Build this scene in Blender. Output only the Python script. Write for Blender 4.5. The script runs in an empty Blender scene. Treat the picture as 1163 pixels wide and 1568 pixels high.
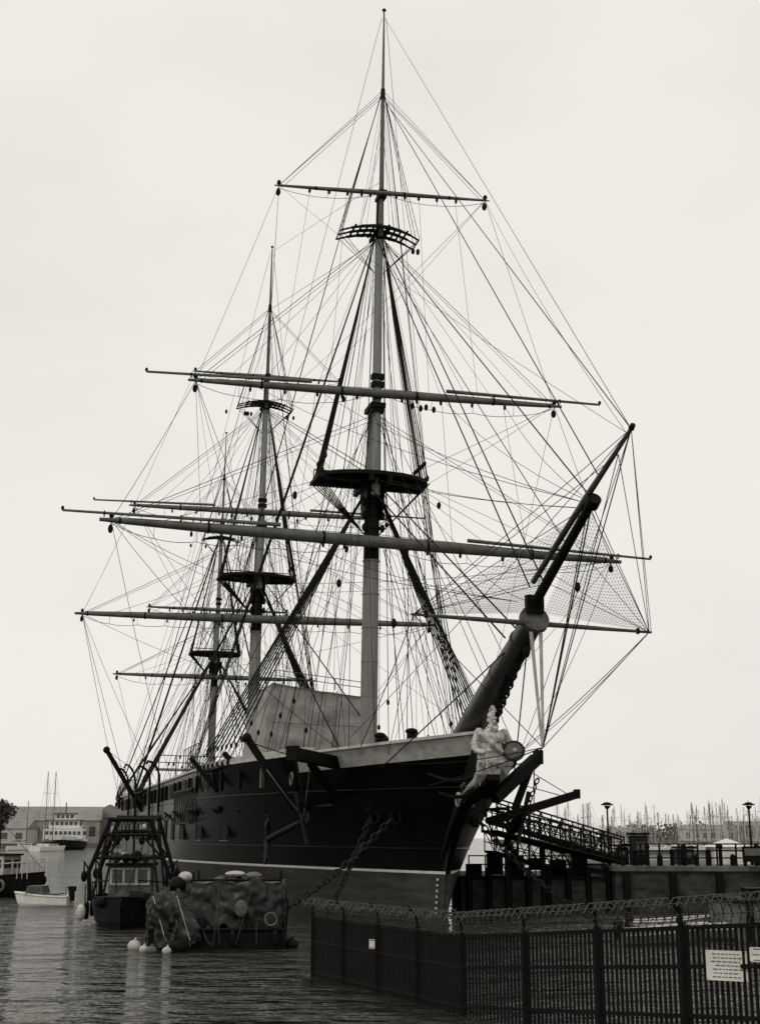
import bpy, math, random
from mathutils import Vector, Matrix, noise
random.seed(7)
rad=math.radians
scene=bpy.context.scene

# ------------------------------------------------------------------ materials
def mat(name,g,rough=0.7,var=0.25,scale=3.0,bump=0.0,metal=0.0,stretch=(1,1,1),g2=None,spec=0.3):
    m=bpy.data.materials.new(name); m.use_nodes=True
    nt=m.node_tree; b=nt.nodes['Principled BSDF']
    tc=nt.nodes.new('ShaderNodeTexCoord'); mp=nt.nodes.new('ShaderNodeMapping')
    mp.inputs['Scale'].default_value=stretch
    n=nt.nodes.new('ShaderNodeTexNoise'); n.inputs['Scale'].default_value=scale; n.inputs['Detail'].default_value=6
    n.inputs['Roughness'].default_value=0.65
    r=nt.nodes.new('ShaderNodeValToRGB')
    lo=g*(1-var) if g2 is None else g; hi=g*(1+var) if g2 is None else g2
    def c(v): return (min(v*1.02,1),min(v,1),min(v*0.92,1),1)
    r.color_ramp.elements[0].position=0.32; r.color_ramp.elements[0].color=c(lo)
    r.color_ramp.elements[1].position=0.68; r.color_ramp.elements[1].color=c(hi)
    nt.links.new(tc.outputs['Object'],mp.inputs[0]); nt.links.new(mp.outputs[0],n.inputs[0])
    nt.links.new(n.outputs[0],r.inputs[0]); nt.links.new(r.outputs[0],b.inputs['Base Color'])
    b.inputs['Roughness'].default_value=rough; b.inputs['Metallic'].default_value=metal
    b.inputs['Specular IOR Level'].default_value=spec
    if bump>0:
        bp=nt.nodes.new('ShaderNodeBump'); bp.inputs['Strength'].default_value=bump; bp.inputs['Distance'].default_value=0.05
        nt.links.new(n.outputs[0],bp.inputs['Height']); nt.links.new(bp.outputs[0],b.inputs['Normal'])
    return m
M_black=mat('black_hull_paint',0.0022,0.36,0.6,0.8,0.25,spec=0.10,stretch=(.5,.5,2))
M_grey=mat('boot_topping_paint',0.04,0.6,0.5,0.9,0.2,stretch=(.5,.5,4))
M_white=mat('white_paint',0.62,0.6,0.15,1.5)
M_offw=mat('weathered_white',0.40,0.7,0.3,2.0)
M_mast=mat('mast_buff_paint',0.175,0.6,0.3,1.5,stretch=(4,4,.25))
M_spar=mat('spar_paint',0.085,0.6,0.35,2,stretch=(.6,.6,.6))
M_topm=mat('topmast_varnish',0.08,0.55,0.35,2,stretch=(3,3,.3))
M_dark=mat('tarred_black',0.004,0.6,0.4,3,spec=0.1)
M_port=mat('port_lid_black',0.004,0.6,0.4,3,spec=0.1)
M_rope=mat('rigging_rope',0.008,0.85,0.3,4,spec=.1)
M_canvas=mat('awning_canvas',0.25,0.85,0.3,0.8,0.3)
M_deck=mat('deck_planks',0.2,0.8,0.2,2,stretch=(.3,4,1))
M_iron=mat('rusty_iron',0.014,0.7,0.5,8,0.3,spec=.2)
M_fence=mat('fence_steel',0.005,0.65,0.4,5,spec=.12)
M_galv=mat('galvanised_wire',0.035,0.5,0.4,9,metal=0.2)
M_conc=mat('stained_concrete',0.055,0.85,0.5,1.0,0.4,g2=.14)
M_quay=mat('weedy_quay_wall',0.012,0.85,0.5,1.3,0.5,g2=.06,stretch=(1,1,2))
M_tarp=mat('black_tarpaulin',0.005,0.38,0.6,3.0,0.5,g2=0.02,spec=.3)
M_net=mat('fishing_net',0.010,0.9,0.6,9,0.8,g2=0.075)
M_glass=mat('window_glass',0.03,0.1,0.2,1,spec=0.7)
M_figure=mat('figurehead_paint',0.45,0.6,0.45,6,0.3)
M_foliage=mat('foliage',0.05,0.9,0.5,6)
M_bark=mat('bark',0.06,0.9,0.3,6)
M_brick=mat('far_building_wall',0.22,0.9,0.3,0.3)  # distance haze put into the colour: wall lightened, no haze in the scene
M_roof=mat('far_roof',0.20,0.9,0.25,0.3)  # roof colour lightened as well to imitate distance haze
M_midg=mat('mid_grey_paint',0.09,0.6,0.4,3)

# ------------------------------------------------------------------ mesh builder
class MB:
    def __init__(s,rk=1.0): s.v=[];s.f=[];s.m=[];s.rk=rk
    def face(s,idx,m=0): s.f.append(idx); s.m.append(m)
    def tube(s,pts,r,n=6,m=0,cap=True):
        pts=[Vector(p) for p in pts]
        if not isinstance(r,(list,tuple)): r=[r]*len(pts)
        base=len(s.v)
        for i,p in enumerate(pts):
            t=(pts[min(i+1,len(pts)-1)]-pts[max(i-1,0)])
            if t.length<1e-9: t=Vector((0,0,1))
            t.normalize()
            up=Vector((0,0,1)) if abs(t.z)<0.92 else Vector((1,0,0))
            a=t.cross(up).normalized(); b=a.cross(t)
            for k in range(n):
                an=2*math.pi*k/n
                s.v.append(p+(a*math.cos(an)+b*math.sin(an))*r[i])
        for i in range(len(pts)-1):
            for k in range(n):
                k2=(k+1)%n
                s.face((base+i*n+k,base+i*n+k2,base+(i+1)*n+k2,base+(i+1)*n+k),m)
        if cap:
            s.face(tuple(base+k for k in range(n))[::-1],m)
            s.face(tuple(base+(len(pts)-1)*n+k for k in range(n)),m)
    def rope(s,a,b,r=0.022,sag=0.0,m=0,n=3):
        a=Vector(a);b=Vector(b)
        k=8 if sag else 1
        pts=[]
        for i in range(k+1):
            t=i/k; p=a.lerp(b,t); p.z-=sag*4*t*(1-t); pts.append(p)
        s.tube(pts,r*s.rk,n,m,False)
    def box(s,c,size,R=None,m=0):
        c=Vector(c); base=len(s.v)
        for x in(-.5,.5):
            for y in(-.5,.5):
                for z in(-.5,.5):
                    p=Vector((x*size[0],y*size[1],z*size[2]))
                    if R is not None: p=R@p
                    s.v.append(c+p)
        for q in((0,1,3,2),(4,6,7,5),(0,4,5,1),(2,3,7,6),(0,2,6,4),(1,5,7,3)):
            s.face(tuple(base+i for i in q),m)
    def beam(s,a,b,w,h,m=0):
        a=Vector(a);b=Vector(b);d=b-a
        q=d.to_track_quat('X','Z').to_matrix()
        s.box((a+b)/2,(d.length,w,h),q,m)
    def ell(s,c,r,m=0,nu=10,nv=7,R=None):
        c=Vector(c)
        if not isinstance(r,(list,tuple)): r=(r,r,r)
        base=len(s.v)
        for j in range(nv+1):
            ph=math.pi*j/nv
            for i in range(nu):
                th=2*math.pi*i/nu
                p=Vector((math.sin(ph)*math.cos(th)*r[0],math.sin(ph)*math.sin(th)*r[1],math.cos(ph)*r[2]))
                if R is not None:p=R@p
                s.v.append(c+p)
        for j in range(nv):
            for i in range(nu):
                i2=(i+1)%nu
                s.face((base+j*nu+i,base+(j+1)*nu+i,base+(j+1)*nu+i2,base+j*nu+i2),m)
    def torus(s,c,R0,r,R=None,m=0,nu=14,nv=5,sx=1):
        c=Vector(c);base=len(s.v)
        for i in range(nu):
            th=2*math.pi*i/nu
            for j in range(nv):
                ph=2*math.pi*j/nv
                p=Vector(((R0+r*math.cos(ph))*math.cos(th)*sx,(R0+r*math.cos(ph))*math.sin(th),r*math.sin(ph)))
                if R is not None:p=R@p
                s.v.append(c+p)
        for i in range(nu):
            for j in range(nv):
                i2=(i+1)%nu;j2=(j+1)%nv
                s.face((base+i*nv+j,base+i2*nv+j,base+i2*nv+j2,base+i*nv+j2),m)
    def chain(s,a,b,link=0.32,r=0.04,sag=0,m=0):
        a=Vector(a);b=Vector(b);L=(b-a).length;n=max(2,int(L/(link*0.75)))
        for i in range(n):
            def P(t):
                p=a.lerp(b,t);p.z-=sag*4*t*(1-t);return p
            p=P((i+.5)/n);d=P((i+1)/n)-P(i/n)
            q=d.to_track_quat('X','Z').to_matrix()
            if i%2:q=q@Matrix.Rotation(math.pi/2,3,'X')
            s.torus(p,link*0.36,r,q,m,8,4,sx=1.45)
    def slab(s,poly,z0,z1,m=0,T=None):
        base=len(s.v);n=len(poly)
        for z in(z0,z1):
            for p in poly:
                q=Vector((p[0],p[1],z)); s.v.append(T(q) if T else q)
        s.face(tuple(base+i for i in range(n))[::-1],m)
        s.face(tuple(base+n+i for i in range(n)),m)
        for i in range(n):
            j=(i+1)%n; s.face((base+i,base+j,base+n+j,base+n+i),m)
    def build(s,name,mats,parent=None,smooth=False,loc=None,rot=None):
        me=bpy.data.meshes.new(name); me.from_pydata([tuple(p) for p in s.v],[],s.f)
        for mm in(mats if isinstance(mats,(list,tuple)) else [mats]): me.materials.append(mm)
        me.polygons.foreach_set('material_index',s.m)
        if smooth: me.polygons.foreach_set('use_smooth',[True]*len(s.f))
        me.update()
        o=bpy.data.objects.new(name,me); scene.collection.objects.link(o)
        if parent:o.parent=parent
        if loc:o.location=loc
        if rot:o.rotation_euler=rot
        return o
def empty(name,loc=(0,0,0),rot=(0,0,0)):
    e=bpy.data.objects.new(name,None);scene.collection.objects.link(e);e.location=loc;e.rotation_euler=rot;e.empty_display_size=0.5
    return e

# ------------------------------------------------------------------ SHIP  (local: x forward, y port, z up, origin at foremast/waterline)
ship=empty('sailing_warship',(-0.78,75,0),(rad(-0.8),0,rad(-74.8)))

def lerp(a,b,t): return a+(b-a)*t
def clamp(x,a=0,b=1): return max(a,min(b,x))
def stem(z):
    pts=[(-2,13.6),(0,14.1),(2,14.5),(3.5,15.4),(5,16.8),(6.5,18.4),(8.2,19.9)]
    for (z0,s0),(z1,s1) in zip(pts,pts[1:]):
        if z<=z1: return lerp(s0,s1,(z-z0)/(z1-z0))
    return pts[-1][1]
def stern(z): return -82-5.5*clamp(z/6)
def rail(s):
    if s>-5: return 7.3+0.62*((s+5)/25)**2
    if s<-50: return 7.3+0.5*((s+50)/38)**2
    return 7.3
def hb(s,z):
    t=clamp(z/7.3)
    d=max(0,stem(z)-s)
    L=lerp(36,27,t); p=lerp(1.6,1.95,t)
    b=8.8*(1-(1-min(d/L,1))**p)
    e=max(0,s-stern(z)); Ls=lerp(30,17,t)
    if e<Ls: b*=(1-(1-e/Ls)**2)**lerp(0.9,0.5,t)
    if z<2: b*=1-0.03*(2-z)
    return b
N=90
levels=[-1.5,0,1,1.98,2.1,3,4,5,5.8,-101,-100]
h=MB(); rows=[]
for side in(1,-1):
    grid=[]
    for lv in levels:
        row=[]
        for i in range(N+1):
            u=(1-math.cos(math.pi*i/N))/2
            z=lv if lv>-50 else 7.2
            s0=stem(z); s=s0-u*(s0-stern(z))
            if lv==-101: z=rail(s)-0.8
            if lv==-100: z=rail(s)
            if lv<-50: s=stem(z)-u*(stem(z)-stern(z))
            row.append(len(h.v)); h.v.append(Vector((s,side*max(hb(s,z),0.12),z)))
        grid.append(row)
    for j in range(len(levels)-1):
        for i in range(N):
            a,b,c,d=grid[j][i],grid[j][i+1],grid[j+1][i+1],grid[j+1][i]
            mi=0
            if j<3: mi=1
            elif j==3: mi=2
            elif j==len(levels)-2 and h.v[a].x>8.0: mi=3
            h.face((a,b,c,d) if side<0 else (d,c,b,a),mi)
    rows.append(grid)
for j in range(len(levels)-1):
    for i in(0,N):
        h.face((rows[0][j][i],rows[0][j+1][i],rows[1][j+1][i],rows[1][j][i]),0 if j>=3 else 1)
h.build('hull',[M_black,M_grey,M_white,M_offw],ship,True)
d=MB()
for i in range(N):
    u0=(1-math.cos(math.pi*i/N))/2;u1=(1-math.cos(math.pi*(i+1)/N))/2
    S=lambda u:19-u*(19+86.5)
    b=len(d.v)
    for s in(S(u0),S(u1)):
        w=max(hb(s,6.4)-0.05,0.05)
        d.v+= [Vector((s,w,6.35+0.3*clamp(s/15))),Vector((s,-w,6.35+0.3*clamp(s/15)))]
    d.face((b,b+1,b+3,b+2))
d.build('deck',[M_deck],ship)
c=MB()
for side in(1,-1):
    pts=[]
    for i in range(70):
        s=19.6-i*(19.6+86.8)/69
        pts.append((s,side*(hb(s,rail(s))-0.02),rail(s)+0.06))
    for a,b in zip(pts,pts[1:]): c.beam(a,b,0.34,0.13,0)
    for zz in(5.75,3.1):
        pp=[(s,side*(hb(s,zz)+0.02),zz) for s in [stem(zz)-0.3-i*1.6 for i in range(62)]]
        c.tube(pp,0.05,5,1)
c.build('cap_rail',[M_offw,M_black],ship)

g=MB()
def side_R(s,z,side):
    e=0.3
    t=Vector((2*e,side*(hb(s+e,z)-hb(s-e,z)),0)).normalized()
    n=t.cross(Vector((0,0,1)))*(1 if side<0 else -1)
    return Matrix((t,n,Vector((0,0,1)))).transposed(),n
for side in(1,-1):
    for i in range(17):
        s=-4-i*4.4
        z=3.95; b=side*hb(s,z); R,n=side_R(s,z,side)
        g.box(Vector((s,b,z))+n*0.02,(1.0,0.08,1.15),R,0)
        g.box(Vector((s,b,z+0.85))+n*0.3,(1.1,0.06,0.95),R@Matrix.Rotation(rad(-50),3,'X'),1 if i<4 else 3)
        g.box(Vector((s,b,z-0.63))+n*0.04,(1.2,0.1,0.06),R,3)
        for o in(-.56,.56): g.box(Vector((s,b,z))+n*0.04+R@Vector((o,0,0)),(.06,.1,1.2),R,2)
    for i in range(30):
        s=11-i*3; z=4.9
        R,n=side_R(s,z,side)
        g.torus(Vector((s,side*hb(s,z),z))+n*0.03,0.13,0.03,R@Matrix.Rotation(math.pi/2,3,'X'),2,10,4)
g.build('gun_ports',[M_dark,M_port,M_iron,M_midg],ship)

# ---- masts
rig=MB(1.35); fine=MB(1.35); spars=MB(); tops=MB()
def mast(s0,deck,zy,ztop,zty,zct,ztg,zh,ztr,k,rk):
    spars.tube([(s0,0,deck-1),(s0,0,(deck+zy)/2),(s0,0,zy-0.9)],[.50*rk,.49*rk,.46*rk],18,0)
    spars.tube([(s0,0,zy-0.9),(s0,0,ztop+0.2)],[.47*rk,.44*rk],14,2)
    spars.tube([(s0,0,ztop+0.2),(s0,0,ztop+4.4*k)],[.38*rk,.34*rk],12,0)
    spars.box((s0+.35,0,ztop+4.5*k),(1.7*k,.9*k,.3),None,2)
    for i in range(7):
        z=deck+1+(zy-deck-2)*i/6
        spars.tube([(s0,0,z),(s0,0,z+0.05)],.512*rk,18,0)
    for q in range(4):
        z=zy+.2+q*(ztop-zy-.8)/4
        spars.tube([(s0,0,z),(s0,0,z+.12)],.53*rk,14,2)
        for sd in(1,-1): spars.ell((s0+.4,sd*.55,z),(.17,.15,.26),2,7,5)
    sf=s0+.72*k
    spars.tube([(sf,0,ztop-1),(sf,0,zty),(sf,0,zct-0.6)],[.30*rk,.28*rk,.25*rk],12,0)
    spars.tube([(sf,0,zct-1.0),(sf,0,zct+2.1*k)],[.24*rk,.2*rk],10,2)
    for q in(-.9,.7,1.2): spars.box((sf+.15,0,zty+q),(.5*k,.75*k,.3*k),None,2)
    st=sf+.42*k
    spars.tube([(st,0,zct-0.5),(st,0,zh)],[.17*rk,.12*rk],8,5)
    spars.tube([(st,0,zh-.2),(st,0,zh+.5)],[.17*rk,.14*rk],8,2)
    spars.tube([(st,0,zh+.4),(st,0,ztr)],[.10*rk,.05*rk],8,5)
    spars.ell((st,0,ztr),(.14,.14,.1),2)
    spars.box((sf+.2*k,0,zct+2.2*k),(.9*k,.5*k,.2),None,2)
    spars.box((st+.1,0,ztg+.0),(.6*k,.5*k,.5*k),None,2)
    W=3.35*k
    poly=[(s0-1.9*k,-W),(s0-.2*k,-W)]
    for i in range(9):
        a=-math.pi/2+math.pi*i/8
        poly.append((s0+0.1*k+1.9*k*math.cos(a),W*math.sin(a)))
    poly+=[(s0-.2*k,W),(s0-1.9*k,W),(s0-1.9*k,.9*k),(s0-1.0*k,.9*k),(s0-1.0*k,-.9*k),(s0-1.9*k,-.9*k)]
    tops.slab(poly,ztop,ztop+.12)
    outer=poly[:13]
    for a,b in zip(outer,outer[1:]):
        tops.beam((a[0],a[1],ztop+.08),(b[0],b[1],ztop+.08),.12,.22)
    for y in(-.55,.55): tops.beam((s0-2*k,y*k,ztop-.25),(s0+2*k,y*k,ztop-.25),.28*k,.4*k)
    for x in(-.8,.9,):
        for sd in(1,-1): tops.beam((s0+x*k,0,ztop-.2),(s0+x*k*.8,sd*W*.95,ztop-.06),.2*k,.26*k)
    for sd in(1,-1):
        tops.slab([(s0+.5*k,ztop-2.2*k),(s0+1.1*k,ztop-.4),(s0-.9*k,ztop-.4),(s0-.4*k,ztop-2.2*k)],0,.12,0,T=lambda q,sd=sd:Vector((q.x,sd*(.42*k+q.z),q.y)))
    for i in range(7):
        y=-W*.95+W*1.9*i/6
        tops.tube([(s0-1.8*k,y,ztop),(s0-1.8*k,y,ztop+1.0*k)],.035,5)
    tops.tube([(s0-1.8*k,-W*.95,ztop+1.0*k),(s0-1.8*k,W*.95,ztop+1.0*k)],.045,5)
    Wc=2.5*k
    for x in(-.6,.1,.75):
        pts=[(sf+x*k-(abs(t)**2)*.5*k,t*Wc,zct-abs(t)**2*.35*k) for t in[-1,-.75,-.5,-.25,0,.25,.5,.75,1]]
        for (a,b),w in zip(zip(pts,pts[1:]),[.5,.7,.9,1,1,.9,.7,.5]): tops.beam(a,b,.13*k*w,.2*k*w)
    for y in(-.3,.3): tops.beam((sf-1.1*k,y*k,zct-.2),(sf+1.3*k,y*k,zct-.2),.14*k,.22*k)
    for sd in(1,-1):
        tops.beam((sf-1.05*k,sd*Wc,zct-.36*k),(sf+.3*k,sd*Wc,zct-.36*k),.05,.05)
        for i in range(4): tops.beam((sf-.9*k,sd*(.5+.38*i)*k,zct-.05),(sf+.7*k,sd*(.5+.38*i)*k,zct-.05),.12,.05)
    nsh=8 if k>.9 else 6
    for sd in(1,-1):
        lows=[];ups=[]
        for i in range(nsh):
            x=s0+.8-i*.85*k
            zz=rail(x)+.1
            foot=Vector((x,sd*(hb(x,rail(x))+.25),zz)); head=Vector((s0-.15*i/nsh,sd*.35,ztop-.5))
            f2=foot.lerp(head,.06)
            rig.rope(f2,head,.036); lows.append(f2);ups.append(head)
            rig.ell(foot,(.13,.08,.15),0,6,4); rig.ell(f2,(.13,.08,.15),0,6,4)
            for o in(-.07,.07): rig.rope(foot+Vector((o,0,0)),f2+Vector((o,0,0)),.015)
            rig.rope(foot,foot+Vector((0,-sd*.15,-1.2)),.03)
        nr=34
        for j in range(1,nr):
            t=j/nr*.92
            for q in range(nsh-1):
                if random.random()<.12: continue
                fine.rope(lows[q].lerp(ups[q],t),lows[q+1].lerp(ups[q+1],t)+Vector((0,0,random.uniform(-.02,.02))),.008)
        tops.box((s0-(nsh-1)*.42*k+.8,sd*(hb(s0-2,rail(s0-2))+.15),rail(s0-2)-.15),(nsh*.85*k+.8,.4,.12))
        for i in range(6):
            x=s0+.7*k-i*.45*k
            rig.rope((x,sd*W,ztop),(s0,sd*.45,ztop-3.2*k),.03)
            foot=Vector((x,sd*W*.97,ztop+.15)); head=Vector((sf,sd*.25,zct-.5)); f2=foot.lerp(head,.07)
            rig.rope(f2,head,.028); rig.ell(foot.lerp(head,.012),(.15,.1,.19),0,6,4); rig.ell(f2,(.15,.1,.19),0,6,4)
            rig.rope(foot,f2,.03)
        for j in range(1,30):
            t=.07+j/30*.86
            fine.rope(Vector((s0+.7*k,sd*W*.97,ztop+.15)).lerp(Vector((sf,sd*.25,zct-.5)),t),Vector((s0-1.55*k,sd*W*.97,ztop+.15)).lerp(Vector((sf,sd*.25,zct-.5)),t),.0075)
        for i in range(3):
            rig.rope((sf-(i-.6)*.6*k,sd*Wc,zct-.3),(st,sd*.12,zh),.016)
            rig.rope((sf-(i-.6)*.6*k,sd*Wc,zct-.3),(sf,sd*.25,zct-2.8*k),.016)
        for j in range(12):
            t=j/12*.8; fine.rope(Vector((sf+.36*k,sd*Wc,zct-.3)).lerp(Vector((st,sd*.12,zh)),t),Vector((sf-.84*k,sd*Wc,zct-.3)).lerp(Vector((st,sd*.12,zh)),t),.006)
        for i,(zz,xx,r) in enumerate([(zct,-7.6,.026),(zct,-8.3,.026),(zct,-9.0,.026),(zct+.2,-9.7,.018),(zh,-10.4,.018),(zh,-11.0,.016),(ztr-.6,-11.7,.012),(ztop+4,-6.9,.02)]):
            x=s0+xx*k
            rig.rope((st if zz>zct+.1 else sf,sd*.15,zz),(x,sd*(hb(x,rail(x))+.1),rail(x)),r)
        for i in range(20):
            x=s0+random.uniform(-3.5,3.2);b=random.uniform(.8,max(1.6,min(8,hb(x,7)-.3)))*sd
            z1=random.choice([ztop-.3,ztop-.3,ztop+4.2*k,zct-.4,zy-.3,zty-.5])
            y1=sd*random.uniform(.3,W*.9) if z1<ztop+1 else sd*.3
            fine.rope((s0+random.uniform(.3,.9),y1,z1),(x,b,deck+.9),random.choice([.010,.013,.018]))
            if i%3==0: rig.ell(Vector((s0+.3,y1,z1)).lerp(Vector((x,b,deck+.9)),.88),(.1,.1,.17),0,6,5)
        for i in range(6):
            fine.rope((s0+.8,sd*random.uniform(.5,3.0),ztop),(sf,sd*.3,zct-.5-i*.9),.012)
        for i in range(4):
            fine.rope((sf+.2,sd*random.uniform(.4,2.0),zct),(st,sd*.1,zh-.4-i),.009)
    return sf,st

def yard(s0,z,half,r,delta,k,lift_z,boom=None,foot=.85,mi=1):
    D=Vector((math.sin(rad(delta)),math.cos(rad(delta)),0)); c=Vector((s0,0,z))
    ts=[-1,-.97,-.9,-.6,-.3,-.08,.08,.3,.6,.9,.97,1]
    rs=[.3,.34,.5,.78,.95,1,1,.95,.78,.5,.34,.3]
    spars.tube([c+D*half*t for t in ts],[r*q for q in rs],12,mi)
    bt=[(-.93,.46),(-.62,.8),(-.2,1.0),(.2,1.0),(.62,.8),(.93,.46)]
    for t,q in bt:
        spars.tube([c+D*(half*t-.06),c+D*(half*t+.06)],r*q*1.1,10,2)
    for sd in(1,-1):
        end=c+D*half*sd*.96
        rig.rope(end,(s0-.5,sd*.2,lift_z),.016); fine.rope(end+D*sd*-.3,(s0-.3,sd*.3,lift_z-.4),.012)
        rig.ell(end+Vector((-.15,0,-.45*k)),(.16,.16,.26),0,6,5); rig.rope(end,end+Vector((-.15,0,-.4*k)),.02)
        rig.ell(end+Vector((0,0,.25*k)),(.14,.14,.18),0,6,5)
        fine.rope(c+D*.3*sd+Vector((0,0,r*1.2)),end+Vector((0,0,r*.5)),.014)
        k2=max(2,int(half/2.4)); prev=None
        for i in range(k2+1):
            t=.06+.9*i/k2
            p=c+D*half*sd*t+Vector((-.15,0,-foot*(.95 if 0<i<k2 else .15)))
            if i>0: fine.rope(prev,p,.015,.12)
            if 0<i<k2: fine.rope(p,c+D*half*sd*t,.011)
            prev=p
        for t in(.12,.2,.33,.5,.68):
            rig.ell(c+D*half*sd*t+Vector((.1,0,-r*.9-.12)),(.11,.09,.17),0,6,5)
        if boom:
            a=c+D*half*sd*.36+Vector((.1,0,r+.16)); b=c+D*boom*sd+Vector((.1,0,r*.4+.17))
            spars.tube([a,b],[.12*k,.07*k],7,mi)
            for t in(.62,.985):
                p=c+D*half*sd*t+Vector((.1,0,r*.6+.1)); spars.torus(p,.16,.035,Matrix.Rotation(math.pi/2,3,'X'),2,8,4)
            rig.ell(b+Vector((0,0,.12)),(.1,.1,.14),0,6,4)
    spars.box(c+Vector((-.35,0,0)),(.6,.5,.4),None,2)
    return [c+D*half*.96*sd for sd in(1,-1)]

F=dict(s=0,zy=20.3,zt=24.15,zty=29.3,zct=40.1,ztg=42.35,zh=49.3,ztr=55.55)
Mn=dict(s=-39.3,zy=21.95,zt=25.7,zty=31.45,zct=41.7,ztg=44.1,zh=50.7,ztr=57.0)
Z=dict(s=-64.2,zy=19.8,zt=22.3,zty=26.9,zct=34.8,ztg=36.6,zh=41.3,ztr=46.5)
def mm_(M,k,rk): return mast(M['s'],6.45,M['zy'],M['zt'],M['zty'],M['zct'],M['ztg'],M['zh'],M['ztr'],k,rk)
sfF,stF=mm_(F,1.0,1.0)
rig.rk=fine.rk=1.6
sfM,stM=mm_(Mn,1.0,1.05)
sfZ,stZ=mm_(Z,.78,.8)
my=yard(-38.3,Mn['zy'],15.6,.36,8,1,Mn['zt']+4)
mt=yard(-38.1,Mn['zty'],11.6,.26,5,1,Mn['zct']-.5,boom=14.6)
mg=yard(-37.9,Mn['ztg'],6.8,.14,5,.8,Mn['zh'],foot=.55)
zy=yard(-63.4,Z['zy'],10.5,.24,5,.8,Z['zt']+3)
zt=yard(-63.3,Z['zty'],7.5,.18,5,.8,Z['zct']-.5,foot=.6)
zg=yard(-63.2,Z['ztg'],4.6,.11,5,.8,Z['zh'],foot=.5)
rig.rk=fine.rk=1.35
fy=yard(.95,F['zy'],15.8,.36,-2,1,F['zt']+4,boom=17.8)
ft=yard(1.3,F['zty'],11.3,.26,5,1,F['zct']-.5,boom=13.7,foot=.8)
fg=yard(1.5,F['ztg'],6.7,.14,8,.8,F['zh'],foot=.55)
for i,sd in((0,1),(1,-1)):
    rig.rope(fy[i],(-38.8,sd*.6,Mn['zt']-.4),.016,.5); fine.rope(fy[i],(-37,sd*.6,Mn['zt']-1.5),.014,.7)
    rig.rope(ft[i],(-38.6,sd*.4,Mn['zt']+4),.015,.4); fine.rope(ft[i],(-38.6,sd*.6,Mn['zt']+1),.012,.6)
    fine.rope(fg[i],(-38.2,sd*.2,Mn['zct']-.5),.011,.4); fine.rope(fg[i],(-38.2,sd*.2,Mn['zct']-2.5),.010,.6)
    rig.rope(my[i],(-68,sd*(hb(-68,7)),7.4),.018,.3); fine.rope(my[i],(-63.9,sd*.5,Z['zt']-1.5),.016,.3)
    rig.rope(mt[i],(-63.9,sd*.3,Z['zt']+3),.016,.3); fine.rope(mt[i],(-63.9,sd*.3,Z['zt']),.014,.4)
    fine.rope(mg[i],(-63.6,sd*.2,Z['zct']),.013,.2)
    rig.rope(zy[i],(-42,sd*.6,Mn['zt']-2),.015,.2); fine.rope(zt[i],(-40,sd*.3,Mn['zt']+3),.014,.2)
    fine.rope(zg[i],(-40,sd*.3,Mn['zct']),.012,.2); fine.rope(zy[i],(-80,sd*5,8),.014,.2)
    fine.rope(fg[i],(stF,sd*.1,F['zh']+.3),.012)
    for t in(.2,.35,.5,.65,.85):
        fine.rope(Vector((.95,0,F['zy'])).lerp(fy[i],t),(0.4,sd*(.8+2.2*t),F['zt']),.012)
        fine.rope(Vector((-38.3,0,Mn['zy'])).lerp(my[i],t),(-39,sd*(.8+2.2*t),Mn['zt']),.014)
        fine.rope(Vector((-63.3,0,Z['zy'])).lerp(zy[i],t),(-64,sd*(.8+1.6*t),Z['zt']),.012)
        fine.rope(Vector((1.3,0,F['zty'])).lerp(ft[i],t),(sfF,sd*.4,F['zct']-.8),.010)
        fine.rope(Vector((-38,0,Mn['zty'])).lerp(mt[i],t),(sfM,sd*.4,Mn['zct']-.8),.012)
    fine.rope(fy[i],ft[i],.013,.2); fine.rope(ft[i],fg[i],.011,.1)
    fine.rope(my[i],mt[i],.015,.2); fine.rope(mt[i],mg[i],.013)
    fine.rope(fy[i],(-22,sd*8.6,7.4),.013,.5); fine.rope(fy[i],(12,sd*4.5,7.5),.013,.8)
    fine.rope(my[i],(-30,sd*8.7,7.4),.014,.4); rig.rope(my[i],(-58,sd*8.6,7.4),.018,.2)
    fine.rope(ft[i],(-6,sd*8,7.4),.011,.4)
    # staysail halyards, downhauls and brails between the masts
    for q in range(5):
        fine.rope((-38.6,sd*.3,Mn['zct']-2-3.5*q),(-.6-q*.3,sd*(.5+q*1.4),F['zt']-1-3.2*q),.011,.3)
        fine.rope((-63.6,sd*.3,Z['zct']-1-2.6*q),(-40-q*.3,sd*(.5+q*1.2),Mn['zt']-1-3.0*q),.012,.3)
        fine.rope((-64,sd*.3,Z['zt']+4-1.5*q),(-66-q*4,sd*(hb(-66-q*4,7)-.2),7.5),.014,.1)
# ---- bowsprit
B0=Vector((15.6,0,7.3)); B1=Vector((25.3,0,11.85)); J1=Vector((31.0,0,15.15)); J2=Vector((34.3,0,16.95))
spars.tube([B0,B0.lerp(B1,.5),B1],[.58,.57,.43],20,4)
for t in(.3,.62,.86):
    p=B0.lerp(B1,t);q=B0.lerp(B1,t+.008);spars.tube([p,q],[.60-.1*max(0,t-.5)*2]*2,18,4)
dirB=(B1-B0).normalized(); dirJ=(J1-B1).normalized()
spars.tube([B1-dirB*.05,B1+dirB*.18],[.60,.58],24,5)
spars.tube([B1-dirB*1.6+Vector((0,0,.66)),B1+Vector((0,0,.58)),J1+Vector((0,0,.06))],[.2,.2,.16],10,2)
spars.tube([B1+dirJ*1.0+Vector((0,-.34,.85)),J1+Vector((0,-.12,.36)),J2],[.11,.12,.07],10,1)
spars.tube([J1-dirJ*.1,J1+dirJ*.3],[.26,.26],12,2)
spars.box(B1+Vector((.1,0,.62)),(.3,.7,.7),None,2)
spars.tube([J2,J2+dirJ*.2],[.11,.09],8,2)
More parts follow.
